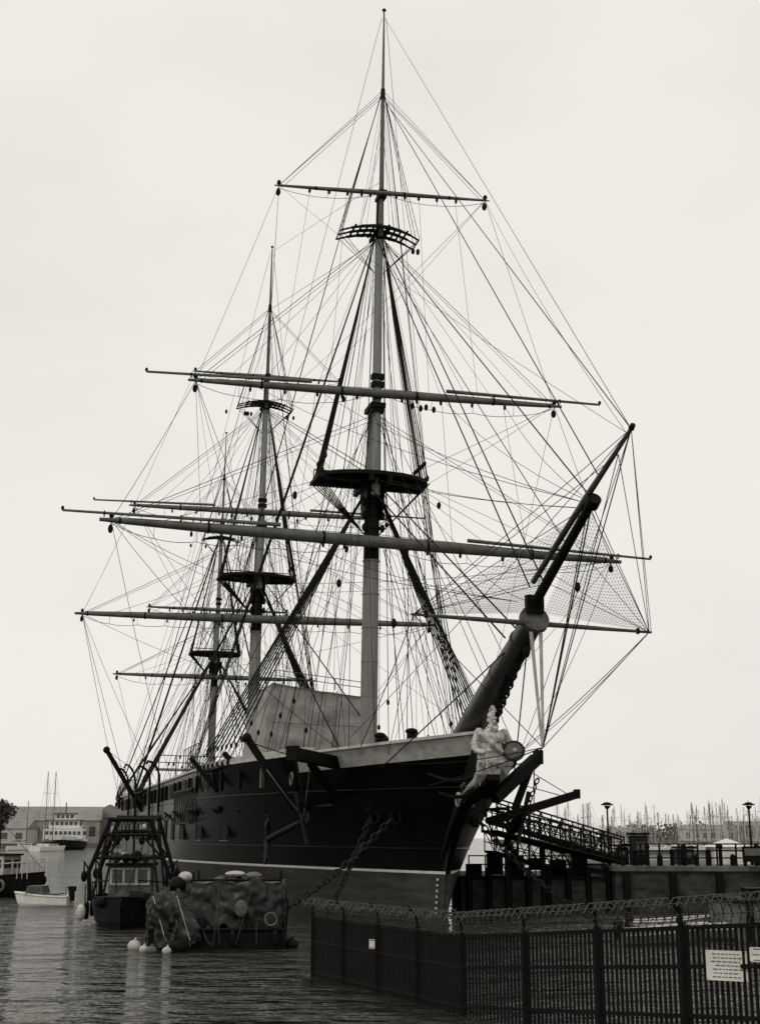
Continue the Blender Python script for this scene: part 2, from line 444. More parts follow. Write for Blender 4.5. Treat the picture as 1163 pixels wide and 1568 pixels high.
Dv=Vector((math.sin(rad(-5)),math.cos(rad(-5)),0)); Cs=B1+Vector((.15,0,-.15))
spars.tube([Cs-Dv*5.2,Cs-Dv*2.6,Cs,Cs+Dv*2.6,Cs+Dv*5.2],[.05,.09,.11,.09,.05],8,1)
Sp=Cs+Dv*5.1; Ss=Cs-Dv*5.1
DS=Vector((25.9,0.05,6.9))
for o in(-.2,.2): spars.tube([B1+Vector((.2,o,-.5)),DS+Vector((0,o*.1,0))],[.08,.05],8,3)
for tip,r in((J1,.024),(J1+Vector((-.3,0,0)),.018),(J2,.018),(J2-dirJ*1.2,.014)):
    rig.rope(tip,DS,r)
    for e in(Sp,Ss): rig.rope(tip,e,.013)
for e,sd in((Sp,1),(Ss,-1)):
    rig.rope(e,(13.5,sd*3.9,7.6),.016,.15); fine.rope(e,(15,sd*3,7.2),.012,.3); rig.rope(e,DS,.014)
    fine.rope(e,B1+Vector((1.5,0,1.2)),.012); rig.ell(e.lerp(B1,.1),(.1,.1,.14),0,6,4)
    rig.rope(DS,(16.6,sd*1.6,5.8),.02,.1); fine.rope(DS,(15,sd*2.6,6.8),.016,.2)
    rig.rope(J2,(13,sd*4.3,8.0),.012,.2)
    rig.rope(B1-dirB*.6,(14.6,sd*3.2,6.6),.026,.05)
    for t in(.3,.6): fine.rope(J1.lerp(B1,t),e,.010)
rig.rope(J2,Sp+Dv*.1,.012)
rig.chain(B1-dirB*1.0-Vector((0,0,.5)),(17.6,-.1,5.6),.34,.05); rig.chain(B1-dirB*3-Vector((0,0,.5)),(16.9,0,5.0),.34,.05)
rig.ell(B1-dirB*.9-Vector((0,0,.7)),(.22,.16,.3),0,8,5)
for sd in(.35,-.35):
    rig.rope((.3,sd,F['zt']-.3),B1-dirB*2.2+Vector((0,sd*1.3,.5)),.034)
    rig.rope((.8,sd*.6,F['zct']-.4),B1+dirJ*.6+Vector((0,sd,.9)),.026)
    rig.rope((-38.4,sd,Mn['zt']-.3),(2.0,sd*4,7.0),.036); rig.rope((-38.5,sd*.5,Mn['zct']-.4),(-.2,sd,F['zt']+.6),.026)
    rig.rope((-63.6,sd*.5,Z['zt']-.3),(-40,sd,11),.026)
rig.rope((sfF,0,F['zct']-.2),J1+Vector((0,0,.2)),.024)
rig.rope((sfF,0.2,F['zct']-1.4),J1.lerp(B1,.4)+Vector((0,0,.3)),.016)
rig.rope((stF,0,F['zh']),J1+dirJ*.8+Vector((0,0,.4)),.019); rig.rope((stF,0,F['zh']-.2),J2,.017)
rig.rope((stF,0,F['ztr']-.5),J2,.010)
rig.rope((stM,0,Mn['zh']),(0,0,F['zct']-.3),.015); rig.rope((stM,0,Mn['ztr']-.5),(stF,0,F['ztg']+1),.011)
rig.rope((sfZ,0,Z['zct']-.3),(-39.3,0,Mn['zt']+.4),.018); rig.rope((stZ,0,Z['zh']),(-39,0,Mn['zt']+4.4),.013);rig.rope((stZ,0,Z['ztr']-.4),(-38.6,0,Mn['zct']),.01)
for sd in(1,-1):
    j=0 if sd>0 else 1
    for t in(.35,.7):
        fine.rope(Vector((.95,0,F['zy'])).lerp(fy[j],t),B1+Vector((-1.0,sd*.3,.9)),.012,.5)
        fine.rope(Vector((1.3,0,F['zty'])).lerp(ft[j],t),J1+Vector((-.5,sd*.2,.2)),.011,.6)
        fine.rope(Vector((1.3,0,F['zty'])).lerp(ft[j],t),Vector((.95,0,F['zy'])).lerp(fy[j],t*.9),.010,.1)
        fine.rope(Vector((1.5,0,F['ztg'])).lerp(fg[j],t),Vector((1.3,0,F['zty'])).lerp(ft[j],t*.8),.009,.1)
    fine.rope(fg[j],J2+Vector((-.4,0,0)),.008,.5)
    fine.rope((1,sd*.5,F['zt']),J1+Vector((-1,sd*.2,.1)),.012,.3)
    fine.rope((1,sd*1.5,F['zt']),(12.5,sd*4.2,7.6),.015,.2);fine.rope((1,sd*.5,F['zt']-2),(13.5,sd*3.2,7.6),.012,.2)
    fine.rope((sfF,sd*.3,F['zt']+4.3),B0.lerp(B1,.6)+Vector((0,sd*.5,.4)),.013)
for a,b,t,r in[((.3,-.35,F['zt']-.3),fy[1],.3,.2),((.3,.35,F['zt']-.3),fy[0],.25,.18),((0,-1,F['zt']-1),(2,-3,14),.6,.2),((.95,0,15),Ss,.6,.18),(fy[0],B1,.55,.2)]:
    p=Vector(a).lerp(Vector(b),t);rig.ell(p,(r,r*.7,r*1.3),0,7,5)
for i in range(30):
    m_=random.choice([F,F,Mn,Z]);zz=random.choice([m_['zy']-.6,m_['zty']-.6,m_['zty']-.5,m_['zct']-1.2])
    rig.ell((m_['s']+1.1,random.choice((-1,1))*random.uniform(.5,3.6),zz),(.14,.12,.22),0,6,5)
def net(A,B,C,n=28,sag=.5):
    A=Vector(A);B=Vector(B);C=Vector(C)
    def P(u,v):
        p=A+(B-A)*u+(C-A)*v; w=1-u-v
        p.z-=sag*27*u*v*w*.5; return p
    for i in range(1,n):
        t=i/n
        for f in(lambda q:P(t,q*(1-t)),lambda q:P(q*(1-t),t),lambda q:P(t*(1-q),t*q)):
            fine.tube([f(q/4) for q in range(5)],.0055,3,0,False)
net(J1-dirJ*.2,Sp,B1+Vector((.4,.2,.2)),36); net(J1-dirJ*.2,Ss,B1+Vector((.4,-.2,.2)),36)
spars_o=spars.build('masts_and_yards',[M_mast,M_spar,M_dark,M_offw,mat('bowsprit_paint',0.035,.38,.3,2,spec=.45),M_topm],ship,True)
mod=spars_o.modifiers.new('e','EDGE_SPLIT');mod.split_angle=rad(40)
tops.build('tops_and_crosstrees',[M_dark],ship)
rig.build('standing_rigging',[M_rope],ship)
fine.build('running_rigging',[M_rope],ship)

# ---- bow details
k=MB()
knee=[(14.3,2.6),(15.6,3.9),(16.9,4.9),(18.2,5.2),(19.6,5.4),(20.6,5.9),(20.5,6.7),(19.6,7.7),(17.5,7.6),(15,6)]
k.slab(knee,-.28,.28,0,T=lambda q:Vector((q.x,q.z,q.y)))
for sd in(1,-1):
    for z0,z1 in((6.3,6.3),(5.5,5.8)):
        pts=[Vector((16.2+t*4.2,sd*(hb(16.2,z0)*(1-t)**1.2+.3),lerp(z0,z1,t)-.35*math.sin(math.pi*t))) for t in[i/8 for i in range(9)]]
        k.tube(pts,.09,6,0)
for o in(-.12,0,.12): k.tube([(12.5+o,-6.7,7.0),(11.4+o,-5.9,4.6)],.022,4,0)
k.beam((10.5,-4.2,7.0),(12.6,-6.8,7.25),.5,.55,0); k.box((12.7,-6.9,7.27),(.25,.62,.66),Matrix.Rotation(rad(-51),3,'Z'),0)
k.beam((10.3,-4.4,5.6),(11.9,-5.9,6.9),.25,.3,0)
k.beam((14.1,2.4,5.4),(12.9,5.0,7.35),.5,.5,0); k.box((12.86,5.1,7.42),(.62,.3,.66),None,0)
k.beam((13.0,3.8,4.9),(13.0,4.6,6.8),.25,.3,0)
k.tube([(13.1,4.8,7.1),(14.2,4.3,4.4)],.03,5,0)
k.torus((14.2,4.3,4.1),.3,.07,Matrix.Rotation(math.pi/2,3,'Y'),0)
for sd,A,Bq in((-1,Vector((11.2,-5.75,4.4)),Vector((4.2,-6.4,3.4))),(1,Vector((13.2,4.2,4.6)),Vector((6.5,5.9,3.6)))):
    k.torus(A+Vector((.2,sd*.1,0)),.22,.05,Matrix.Rotation(math.pi/2,3,'X'),1)
    k.chain(A+Vector((.6,sd*.5,1.8)),A+Vector((-2,0,-.2)),.3,.04,.6)
    k.tube([A,Bq],[.12,.17],8,0)
    for q in(-1,1):
        pts=[Bq+Vector((abs(t)*.9,sd*.25*t*t,q*t*1.2)) for t in(0,.35,.7,1)]
        k.tube(pts,[.17,.15,.11,.05],7,1)
        k.box(pts[2]+Vector((.12,sd*.05,0)),(.6,.1,.45),Matrix.Rotation(rad(-50*q),3,'Y'),1)
    k.tube([A+Vector((-.6,sd*.5,1.2)),A+Vector((-.6,sd*-.1,-1.2))],.11,7,1)
    k.box((8,sd*(hb(8,5)+.15),5.05),(5,.4,.12),None,0)
    for s_ in(12.6,11.2):
        R,n=side_R(s_,4.5,sd); k.torus(Vector((s_,sd*hb(s_,4.5),4.5))+n*.03,.32,.09,R@Matrix.Rotation(math.pi/2,3,'X'),0,14,6)
k.beam((6,-5.2,4.6),(6,-7.9,8.35),.34,.34,0); k.ell((6,-7.95,8.4),.26,0)
k.beam((.3,-6.6,6.4),(0,-8.2,8.0),.3,.3,0)
k.beam((-3,-8.0,6.0),(-3.4,-9.6,7.9),.25,.25,0)
for o in(0,.2): k.tube([(6+o,-7.9,8.2),(11.5,-5.6,6.9)],.02,4,0)
k.tube([(6,-7.8,8.1),(8.5,-5.6,4.6)],.02,4,0); k.tube([(10.6,-5.6,6.9),(8.4,-5.4,4.4)],.035,4,2); k.tube([(6.0,-7.0,7.0),(8.4,-5.4,4.4)],.035,4,2)
k.torus((8.6,-6.1,6.3),.3,.05,Matrix.Rotation(math.pi/2,3,'X'),2)
k.beam((5,5.4,4.5),(5,10.4,6.0),.42,.42,0); k.box((5,10.5,6.05),(.5,.2,.5),None,0)
k.tube([(5,10.2,5.9),(9,5.2,7.5)],.025,4,0); k.tube([(5,10.2,5.8),(-4,8.5,7.4)],.025,4,0)
def davit(s,sd,reach,h_,straight=False):
    b0=hb(s,6)
    if straight:
        k.beam((s,sd*b0,5.6),(s+.8,sd*(b0+reach),5.6+h_),.34,.3,0); k.ell((s+.8,sd*(b0+reach),5.6+h_),.3,0)
        k.tube([(s+.8,sd*(b0+reach),5.6+h_),(s+6,sd*(b0-.3),7.5)],.02,4,0);k.tube([(s+.8,sd*(b0+reach),5.6+h_),(s-6,sd*(b0-.3),7.5)],.02,4,0)
    else:
        pts=[(s,sd*(b0+.15),4.6),(s,sd*(b0+.2),7.5)]+[(s,sd*(b0+.2+reach*(1-math.cos(a))/1),7.5+h_*math.sin(a)) for a in[i*math.pi/2/5 for i in range(1,6)]]+[(s,sd*(b0+.2+reach*1.1),7.5+h_*.85)]
        k.tube(pts,.1,7,0)
        k.rope((s,sd*(b0+.2+reach*1.1),7.5+h_*.85),(s,sd*(b0+.2+reach*1.1),6.3),.02)
        k.ell((s,sd*(b0+.2+reach*1.1),6.4),(.12,.12,.25),0,6,5)
davit(-40.5,-1,3.3,4.9,True)
for s_ in(-46,-53): davit(s_,-1,1.0,2.2)
for s_ in(-26,-33): davit(s_,-1,.9,1.4)
for s_ in(-30,-50): davit(s_,1,1.0,2.2)
for i in range(9):
    s_=-8-i*.8; k.tube([(s_,-hb(s_,6)-.35,6.3),(s_-.9,-hb(s_,4)-.2,4.3)],.05,5,2)
k.beam((-7.5,-8.9,6.3),(-15,-9.1,6.3),.12,.12,1);k.beam((-8.5,-8.8,4.35),(-16,-9.0,4.35),.12,.12,1)
for i in range(26):
    s_=4-i*2.6;R,n=side_R(s_,6.6,-1)
    k.box(Vector((s_,-hb(s_,6.6),6.5))+n*.1,(.18,.18,1.0),R,0 if i%3 else 2)
k.build('bow_and_side_fittings',[M_dark,M_iron,M_midg],ship)
ch=MB()
ch.chain((12.6,-hb(12.6,4.5)-.3,4.4),(13.2,-9.2,-.4),.36,.045,.7); ch.chain((11.2,-hb(11.2,4.5)-.3,4.4),(12.2,-5.4,-.5),.36,.045,.3)
ch.chain((12.6,hb(12.6,4.5)+.3,4.4),(18.5,7.2,-.4),.36,.045,.8)
ch.build('mooring_chains',[M_iron],ship)
dm=MB()
for i in range(7):
    z=.25+i*.25
    dm.box((stem(z)-.28,-.3-hb(stem(z)-.3,z)*.6,z),(.16,.02,.10),Matrix.Rotation(rad(12),3,'Z'))
dm.build('draft_marks',[M_offw],ship)

a=MB()
def awn(u,v):
    x=lerp(-29,-20,u); y=lerp(-1.9,5.0,v)
    return Vector((x,y,14.35-.75*v+.10*math.sin(u*12)*math.sin(v*3.1)+.05*noise.noise(Vector((x,y,0)))))
nu,nv=14,28
idx={}
for i in range(nu+1):
    for j in range(nv+1): idx[i,j]=len(a.v);a.v.append(awn(i/nu,j/nv))
for i in range(nu):
    for j in range(nv): a.face((idx[i,j],idx[i+1,j],idx[i+1,j+1],idx[i,j+1]))
ring=[(nu,j) for j in range(nv+1)]+[(i,nv) for i in range(nu-1,-1,-1)]+[(0,j) for j in range(nv-1,-1,-1)]+[(i,0) for i in range(1,nu+1)]
K=24
prev=[a.v[idx[q]].copy() for q in ring]; pid=[idx[q] for q in ring]
for kk in range(1,K+1):
    ids=[]
    for q,p in zip(ring,prev):
        z=lerp(p.z,6.6,kk/K)
        w=.22*noise.noise(Vector((p.x*.5,p.y*.5,z*1.1)))+.10*abs(math.sin(z*1.3+.25*p.y))+.10*noise.noise(Vector((p.x*.5,p.y*1.4,z*2.5)))
        out=.9*kk/K*(-1 if q[1]==0 else 0)
        ids.append(len(a.v)); a.v.append(Vector((p.x+w-.1,p.y-w*.5+out,z)))
    for i in range(len(ids)-1): a.face((pid[i],pid[i+1],ids[i+1],ids[i]))
    pid=ids
for y in(-1.8,.4,2.6,4.8):
    a.tube([(-19.7,y,14.0),(-19.7,y,15.1-.1*y)],.04,5,1)
for zz in(14.7,15.1): a.tube([(-19.7,-1.9,zz+.15),(-19.7,5.0,zz-.5)],.03,5,1)
for y in(.4,2.7): a.tube([(-19.6,y,6.6),(-19.6,y,13.9)],.035,6,1)
for zz in(9,11.5): a.tube([(-19.62,-2.0,zz),(-19.62,5.0,zz-.1)],.022,5,1)
a.build('canvas_awning',[M_canvas,M_midg],ship,True)
b=MB()
for sd in(1,-1):
    pts=[]
    for i in range(16):
        s=9-i*1.1;w=hb(s,rail(s))-.35;z=rail(s)+.12
        pts.append((s,sd*w,z))
    b.tube(pts,[.2]+[.3+.04*random.random() for _ in pts[1:-1]]+[.2],8,0)
    pts=[(s,sd*(hb(s,rail(s))-.4),rail(s)+.1) for s in[-14-i*1.5 for i in range(46)]]
    b.tube(pts,[.22+.05*random.random() for _ in pts],7,0)
b.slab([(9,-2.6),(9,2.6),(2,3.4),(-3,3.4),(-3,-3.4),(2,-3.4)],6.3,7.9,0)
b.slab([(-5,-2.8),(-5,2.8),(-14,2.8),(-14,-2.8)],6.3,8.15,1)
b.slab([(-33,-2),(-33,2),(-37,2),(-37,-2)],6.3,8.6,1)
b.slab([(-47,-2.5),(-47,2.5),(-58,2.5),(-58,-2.5)],6.3,7.9,1)
b.slab([(-43,-7.5),(-43,7.5),(-45.5,7.5),(-45.5,-7.5)],9.2,9.32,1)
for y in[-7.4+i*1.48 for i in range(11)]:
    b.tube([(-43,y,6.4),(-43,y,10.4)],.05,5,2)
for zz in(9.8,10.4): b.tube([(-43,-7.4,zz),(-43,7.4,zz)],.04,5,2)
for sd in(1,-1):
    for i in range(24):
        s=-52-i*1.3; yy=sd*(hb(s,7.4)-.15)
        b.tube([(s,yy,7.4),(s,yy,8.7)],.03,5,2)
    b.tube([(s,sd*(hb(s,7.4)-.15),8.7) for s in[-52-i*1.3 for i in range(24)]],.035,5,2)
    for i in range(7):
        s=-7-i*1.2;yy=sd*(hb(s,7.3)-.1);b.tube([(s,yy,7.3),(s,yy,9.0)],.03,5,2)
    b.tube([(s,sd*(hb(s,7.3)-.1),9.0) for s in(-7,-10.5,-14.2)],.03,5,2)
for s,y in((14,-1.6),(14,1.6),(11,-2.3),(11,2.3)):
    b.tube([(s,y,6.5),(s,y,8.3)],.22,8,3); b.ell((s,y,8.35),(.3,.3,.15),3)
    b.ell((s-1,y*.8,8.2),(.25,.25,.3),3)
b.build('deck_fittings',[M_canvas,M_offw,M_midg,M_dark],ship)

# ---- figurehead
f=MB()
def E(c,r,R=None): f.ell(c,r,0,14,10,R)
E((0,0,0),(.42,.55,.5)); E((.05,0,.55),(.40,.52,.45)); E((.08,0,.95),(.40,.62,.38))
E((.36,-.24,.98),(.14,.24,.2));E((.36,.24,.98),(.14,.24,.2))
f.tube([(.05,0,1.15),(.12,0,1.5)],[.2,.17],10)
E((.17,0,1.72),(.26,.23,.31))
E((.42,0,1.68),(.07,.05,.09)); E((.36,0,1.82),(.1,.17,.035))
for t in range(7): E((.30+.03*random.random(),-.14+.047*t,1.45-.12*math.cos((t-3)*.45)),(.12,.06,.17))
E((.12,0,1.9),(.3,.27,.2)); f.tube([(.38,0,1.95),(.2,0,2.2),(-.05,0,2.25),(-.28,0,2.05),(-.36,0,1.7)],[.05,.1,.11,.1,.06],8)
for sd in(1,-1): E((.12,sd*.25,1.7),(.06,.04,.09)); E((.05,sd*.58,1.1),(.24,.22,.24))
f.tube([(.05,-.62,1.1),(.15,-.8,.65),(.28,-.78,.4)],[.2,.17,.14],10); f.tube([(.28,-.78,.4),(.6,-.5,.35),(.72,-.35,.5)],[.14,.11,.08],10)
for i in range(4): f.tube([(.70,-.42+.05*i,.5),(.82,-.40+.05*i,.52),(.84,-.36+.05*i,.42)],[.035,.03,.025],6)
f.tube([(.68,-.3,.5),(.76,-.24,.56)],[.04,.03],6)
f.tube([(.78,-.36,-.3),(.78,-.34,.95)],[.06,.04],8)
f.tube([(.05,.62,1.1),(.1,.85,.7),(.2,.9,.4)],[.2,.17,.13],10); f.tube([(.2,.9,.4),(.5,.95,.55)],[.13,.1],8)
for i in range(9):
    y=-.5+i*.125
    f.tube([(.25,y,.45-.2*math.sin(i)),(.42,y*1.1,-.1),(.3,y*.9-.1,-.6),(.0,y*.6-.1,-1.05-.15*(i%2))],[.08,.10,.11,.06],8)
f.tube([(.3,-.6,1.15),(.5,-.1,.75),(.4,.45,.35)],[.1,.13,.11],8)
E((-.25,0,-.4),(.5,.45,.8)); E((-.2,0,.5),(.3,.5,.8))
f.tube([(-.2,-.3,-.7),(-.6,-.3,-1.2),(-1.4,-.32,-1.55)],[.2,.2,.12],8)
fo=f.build('figurehead_warrior',[M_figure],ship,True,loc=(20.35,-.1,6.8),rot=(0,rad(14),0))
fo.scale=(.95,.95,.95)
rm=fo.modifiers.new('r','REMESH');rm.mode='VOXEL';rm.voxel_size=.032;rm.use_smooth_shade=True
s2=MB()
Rs=Matrix.Rotation(rad(70),3,'Y')@Matrix.Rotation(rad(20),3,'X')
s2.ell((20.9,.78,7.1),(.42,.42,.1),2,18,6,Rs); s2.torus((20.92,.78,7.1),.42,.05,Rs,1,20,6); s2.torus((20.95,.78,7.1),.24,.03,Rs,0,16,6); s2.ell((21.0,.8,7.12),.1,0)
for sd in(1,-1):
    pts=[]
    for i in range(22):
        an=i*.42; r0=.36-.013*i
        pts.append((17.0+r0*math.cos(an),sd*.34,5.15+r0*math.sin(an)))
    s2.tube(pts,[.08-.002*i for i in range(22)],6,0)
    s2.tube([(17.3,sd*.36,5.3),(18.4,sd*.4,5.6),(19.4,sd*.4,5.75)],[.05,.08,.08],7,0)
    for i in range(8): s2.ell((17.6+i*.33,sd*.38,5.75+.1*math.sin(i*2)),(.14,.05,.1),2,7,5)
s2.build('figurehead_shield_and_scroll',[M_offw,M_iron,M_midg],ship,True)

# ------------------------------------------------------------------ WATER
w=MB(); w.v=[Vector(p) for p in((-3000,-60,0),(3000,-60,0),(3000,5000,0),(-3000,5000,0))]; w.face((0,1,2,3))
mw=bpy.data.materials.new('harbour_water');mw.use_nodes=True;nt=mw.node_tree;bs=nt.nodes['Principled BSDF']
bs.inputs['Base Color'].default_value=(.02,.0195,.017,1);bs.inputs['Roughness'].default_value=.05;bs.inputs['IOR'].default_value=1.33
tc=nt.nodes.new('ShaderNodeTexCoord')
def wn(scale,stretch,detail,rot=0):
    mp=nt.nodes.new('ShaderNodeMapping');mp.inputs['Scale'].default_value=stretch;mp.inputs['Rotation'].default_value=(0,0,rot)
    n=nt.nodes.new('ShaderNodeTexNoise');n.inputs['Scale'].default_value=scale;n.inputs['Detail'].default_value=detail;n.inputs['Roughness'].default_value=.55
    nt.links.new(tc.outputs['Object'],mp.inputs[0]);nt.links.new(mp.outputs[0],n.inputs[0]);return n
prevn=None
for sc_,st_,dt,dist,ro in((.12,(.5,1,1),2,1.6,.3),(.6,(.5,1.0,1),3,1.1,-.2),(2.2,(.55,1,1),3,.30,.15)):
    n1=wn(sc_,st_,dt,ro); b1=nt.nodes.new('ShaderNodeBump');b1.inputs['Strength'].default_value=1;b1.inputs['Distance'].default_value=dist
    nt.links.new(n1.outputs[0],b1.inputs['Height'])
    if prevn: nt.links.new(prevn.outputs[0],b1.inputs['Normal'])
    prevn=b1
nt.links.new(prevn.outputs[0],bs.inputs['Normal'])
w.build('water',[mw])

# ------------------------------------------------------------------ SECURITY FENCE
fence=empty('security_fence')
posts=[(Vector((-1.8+3.54*i/4,37-8*i/4,0)),1.5+.015*i) for i in range(5)]
for i in range(1,8): posts.append((Vector((1.74+1.12*i,29-1.96*i,0)),1.56+.185*i))
fb=MB();fw=MB()
for i,(p,zt_) in enumerate(posts):
    fb.box((p.x,p.y,(zt_+.1-.8)/2),(.12,.12,zt_+.1+.8))
    fb.tube([p+Vector((0,0,zt_)),p+Vector((-.03,-.02,zt_+.3)),p+Vector((-.22,-.12,zt_+.55))],.03,5)
    if i==len(posts)-1: break
    q,zq=posts[i+1]
    dv=(q-p);L=dv.length;dn=dv.normalized();R=dn.to_track_quat('X','Z').to_matrix()
    nb=int(L/(.098 if i<4 else .125))
    for j in range(1,nb):
        t=j/nb;c=p.lerp(q,t);z1=lerp(zt_,zq,t)
        fb.box((c.x,c.y,(z1-.35)/2),(.058,.022,z1+.35),R)
    for zf in(0,-.62,-1.4):
        fb.beam(p+Vector((0,0,zt_+zf)),q+Vector((0,0,zq+zf)),.06,.07)
    nrm=Vector((dn.y,-dn.x,0)); nrm=nrm if nrm.x<0 else -nrm
    na=int(L/.2)
    for j in range(na):
        t=(j+.5)/na;c=p.lerp(q,t);z1=lerp(zt_,zq,t);jit=random.uniform(-.05,.05)
        fw.tube([c+Vector((0,0,z1)),c+nrm*(-.08)+Vector((0,0,z1+.18)),c+nrm*(-.04+jit)+Vector((0,0,z1+.38)),c+nrm*(.12+jit)+Vector((0,0,z1+.5)),c+nrm*(.28+jit)+Vector((0,0,z1+.48)),c+nrm*.38+Vector((0,0,z1+.34+jit))],.016,4)
    for o,zz in((-.05,.22),(.0,.40),(.2,.48),(.33,.40)):
        fw.rope(p+nrm*o+Vector((0,0,zt_+zz)),q+nrm*o+Vector((0,0,zq+zz)),.008,.02)
    pts=[]
    turns=int(L/.3)
    for j in range(turns*10):
        t=j/(turns*10);an=2*math.pi*j/10;c=p.lerp(q,t)
        rr=.18+.07*noise.noise(Vector((j*.07,i,0)))
        pts.append(c+nrm*(.1+rr*math.cos(an))+Vector((0,0,lerp(zt_,zq,t)+.24+rr*math.sin(an)+.08*noise.noise(Vector((j*.03,i,4))))))
    fw.tube(pts,.007,3)
    for pp in pts[::2]: fw.box(pp,(.05,.012,.02),Matrix.Rotation(random.uniform(0,3),3,'Z'))
fb.build('pickets_and_rails',[M_fence],fence); fw.build('razor_wire',[M_galv],fence)
def sign(name,p,w_,h_,rows):
    e=empty(name,p,(0,0,rad(-28)))
    s=MB();s.box((0,0,0),(w_,.012,h_),None,0)
    for i in range(rows):
        z=h_*.38-i*h_*.76/max(rows-1,1); x=-w_*.38*random.uniform(.7,1)
        while x<w_*.36:
            l=random.uniform(.03,.09)*w_*1.3
            if x+l>w_*.4:break
            s.box((x+l/2,-.008,z),(l,.003,h_*.26/rows),None,1); x+=l+w_*.03
    for x in(-.46,.46):
        for z in(-.46,.46): s.ell((x*w_,-.008,z*h_),.008,1,6,4)
    s.build('panel',[M_white,M_midg],e)
def fpt(i,t,dz):
    p,z0=posts[i];q,z1=posts[i+1];c=p.lerp(q,t);return (c.x-.1,c.y-.11,lerp(z0,z1,t)+dz)
sign('warning_sign',fpt(7,.49,-.60),.66,.46,7)
sign('warning_sign',fpt(7,.80,-.44),.26,.22,3)
sign('notice_plate',fpt(1,.93,-.42),.15,.22,2)

# ------------------------------------------------------------------ BOATS
def boat_hull(mb,L,B,H,draft=.4,m=0,mr=1,bowrake=.8,sheer=.35,n=20):
    lv=[-draft,0,.4,.8,1.0]
    gr={}
    for sd in(1,-1):
        for j,t in enumerate(lv):
            for i in range(n+1):
                u=i/n; x=-L/2+u*L
                z=lerp(-draft,H+sheer*u*u,max(0,t)) if t>0 else (-draft if j==0 else 0)
                bw=B/2*(1-max(0,(u-.45)/.55)**2.2)*(.93+.07*min(1,u*4))
                fl=[.55,.82,.92,.98,1][j]
                xx=x+bowrake*(u**4)*(t if t>0 else 0)
                gr[sd,j,i]=len(mb.v);mb.v.append(Vector((xx,sd*max(bw*fl,.02),z)))
        for j in range(4):
            for i in range(n):
                mb.face((gr[sd,j,i],gr[sd,j,i+1],gr[sd,j+1,i+1],gr[sd,j+1,i]),m if j<3 else mr)
    for j in range(4): mb.face((gr[1,j,0],gr[1,j+1,0],gr[-1,j+1,0],gr[-1,j,0]),m)
    for i in range(n): mb.face((gr[1,3,i],gr[1,3,i+1],gr[-1,3,i+1],gr[-1,3,i]),m)
    for sd in(1,-1): mb.tube([mb.v[gr[sd,4,i]] for i in range(n+1)],.05,5,mr)
fbt=empty('fishing_boat',(-10.9,59.5,0),(0,0,rad(-84)))
q=MB(); boat_hull(q,9,3.3,1.05,.4,0,0,.4,.2)
q.box((-.3,0,1.55),(2.2,1.8,1.7),None,1); q.box((-.3,0,2.46),(2.6,2.1,.12),None,0)
for y in(-.54,0,.54): q.box((.81,y,1.95),(.03,.38,.5),None,3)
for y in(-.8,-.27,.27,.8): q.box((.83,y,1.95),(.05,.10,.62),None,2)
for z in(1.64,2.28): q.box((.835,0,z),(.05,1.7,.08),None,2)
for x in(-.9,-.1):
    for sd in(1,-1): q.box((x,sd*.91,1.9),(.5,.03,.5),None,3)
for x0,top,wt in((1.9,4.35,.85),(-2.8,4.5,.9)):
    for sd in(1,-1):
        q.tube([(x0,sd*1.55,1.0),(x0,sd*1.65,2.2),(x0-.1,sd*wt,top)],.095,7,0)
        q.tube([(x0+.9,sd*1.35,1.2),(x0-.1,sd*wt,top-.1)],.055,6,0)
        q.tube([(x0+.0,sd*1.6,2.2),(x0+.0,sd*1.85,2.6),(x0-.1,sd*1.85,2.1)],.06,6,0); q.ell((x0-.1,sd*1.85,2.0),(.14,.14,.24),0,7,5)
        q.tube([(x0,sd*1.4,2.75),(x0,sd*.5,top-.65)],.045,5,0)
    q.tube([(x0-.1,-wt-.12,top),(x0-.1,wt+.12,top)],.1,7,0); q.tube([(x0,-1.15,top-.65),(x0,1.15,top-.65)],.07,6,0)
    q.tube([(x0,-1.45,2.75),(x0,1.45,2.75)],.07,6,0)
    for sd in(1,-1): q.ell((x0,sd*.5,top-.85),(.13,.13,.22),0,7,5); q.rope((x0,sd*.5,top),(x0,sd*.5,1.3),.018)
for sd in(1,-1): q.tube([(1.8,sd*.85,4.3),(-2.9,sd*.9,4.5)],.05,6,0); q.rope((1.8,sd*.9,4.3),(4.4,sd*.2,1.5),.02); q.tube([(-2.6,sd*1.6,1.65),(0,sd*1.65,1.7),(3,sd*1.38,1.8),(4.2,sd*.6,1.9)],.03,5,0)
for i in range(7):
    for sd in(1,-1): q.tube([(-2.2+i*.9,sd*1.6,1.0),(-2.2+i*.9,sd*1.62,1.7)],.025,5,0)
q.tube([(-.6,0,2.5),(-.6,0,4.9)],.05,6,0); q.box((-.6,0,3.9),(.1,1.1,.06),None,0); q.ell((-.6,.4,4.05),.13,2,8,6)
for y,r in((-.65,.24),(-.25,.2),(.2,.27),(.6,.2)): q.ell((.3,y,2.52+r),(r,r,r),random.choice((0,4)),9,7)
q.box((-.2,-.1,2.75),(.5,.5,.35),None,1)
for i in range(8): q.ell((2.8+random.uniform(-.5,.6),random.uniform(-.9,.9),1.0+random.uniform(0,.2)),(.35,.35,.26),random.choice((0,4,4)),9,7)
for sd in(1,-1):
    for x in(-3,-.8,1.6): q.torus((x,sd*1.7,.6),.28,.1,Matrix.Rotation(math.pi/2,3,'X'),0,12,6)
q.ell((3.2,-1.75,.6),(.2,.2,.34),2,9,7)
q.build('hull_and_gear',[M_dark,M_midg,M_offw,M_glass,M_net],fbt)
bg=empty('work_barge',(-5.5,47.2,0),(0,0,rad(4)))
q=MB()
q.slab([(-2.3,-1.6),(2.2,-1.6),(2.3,1.9),(-2.3,1.9)],-.4,.62,0)
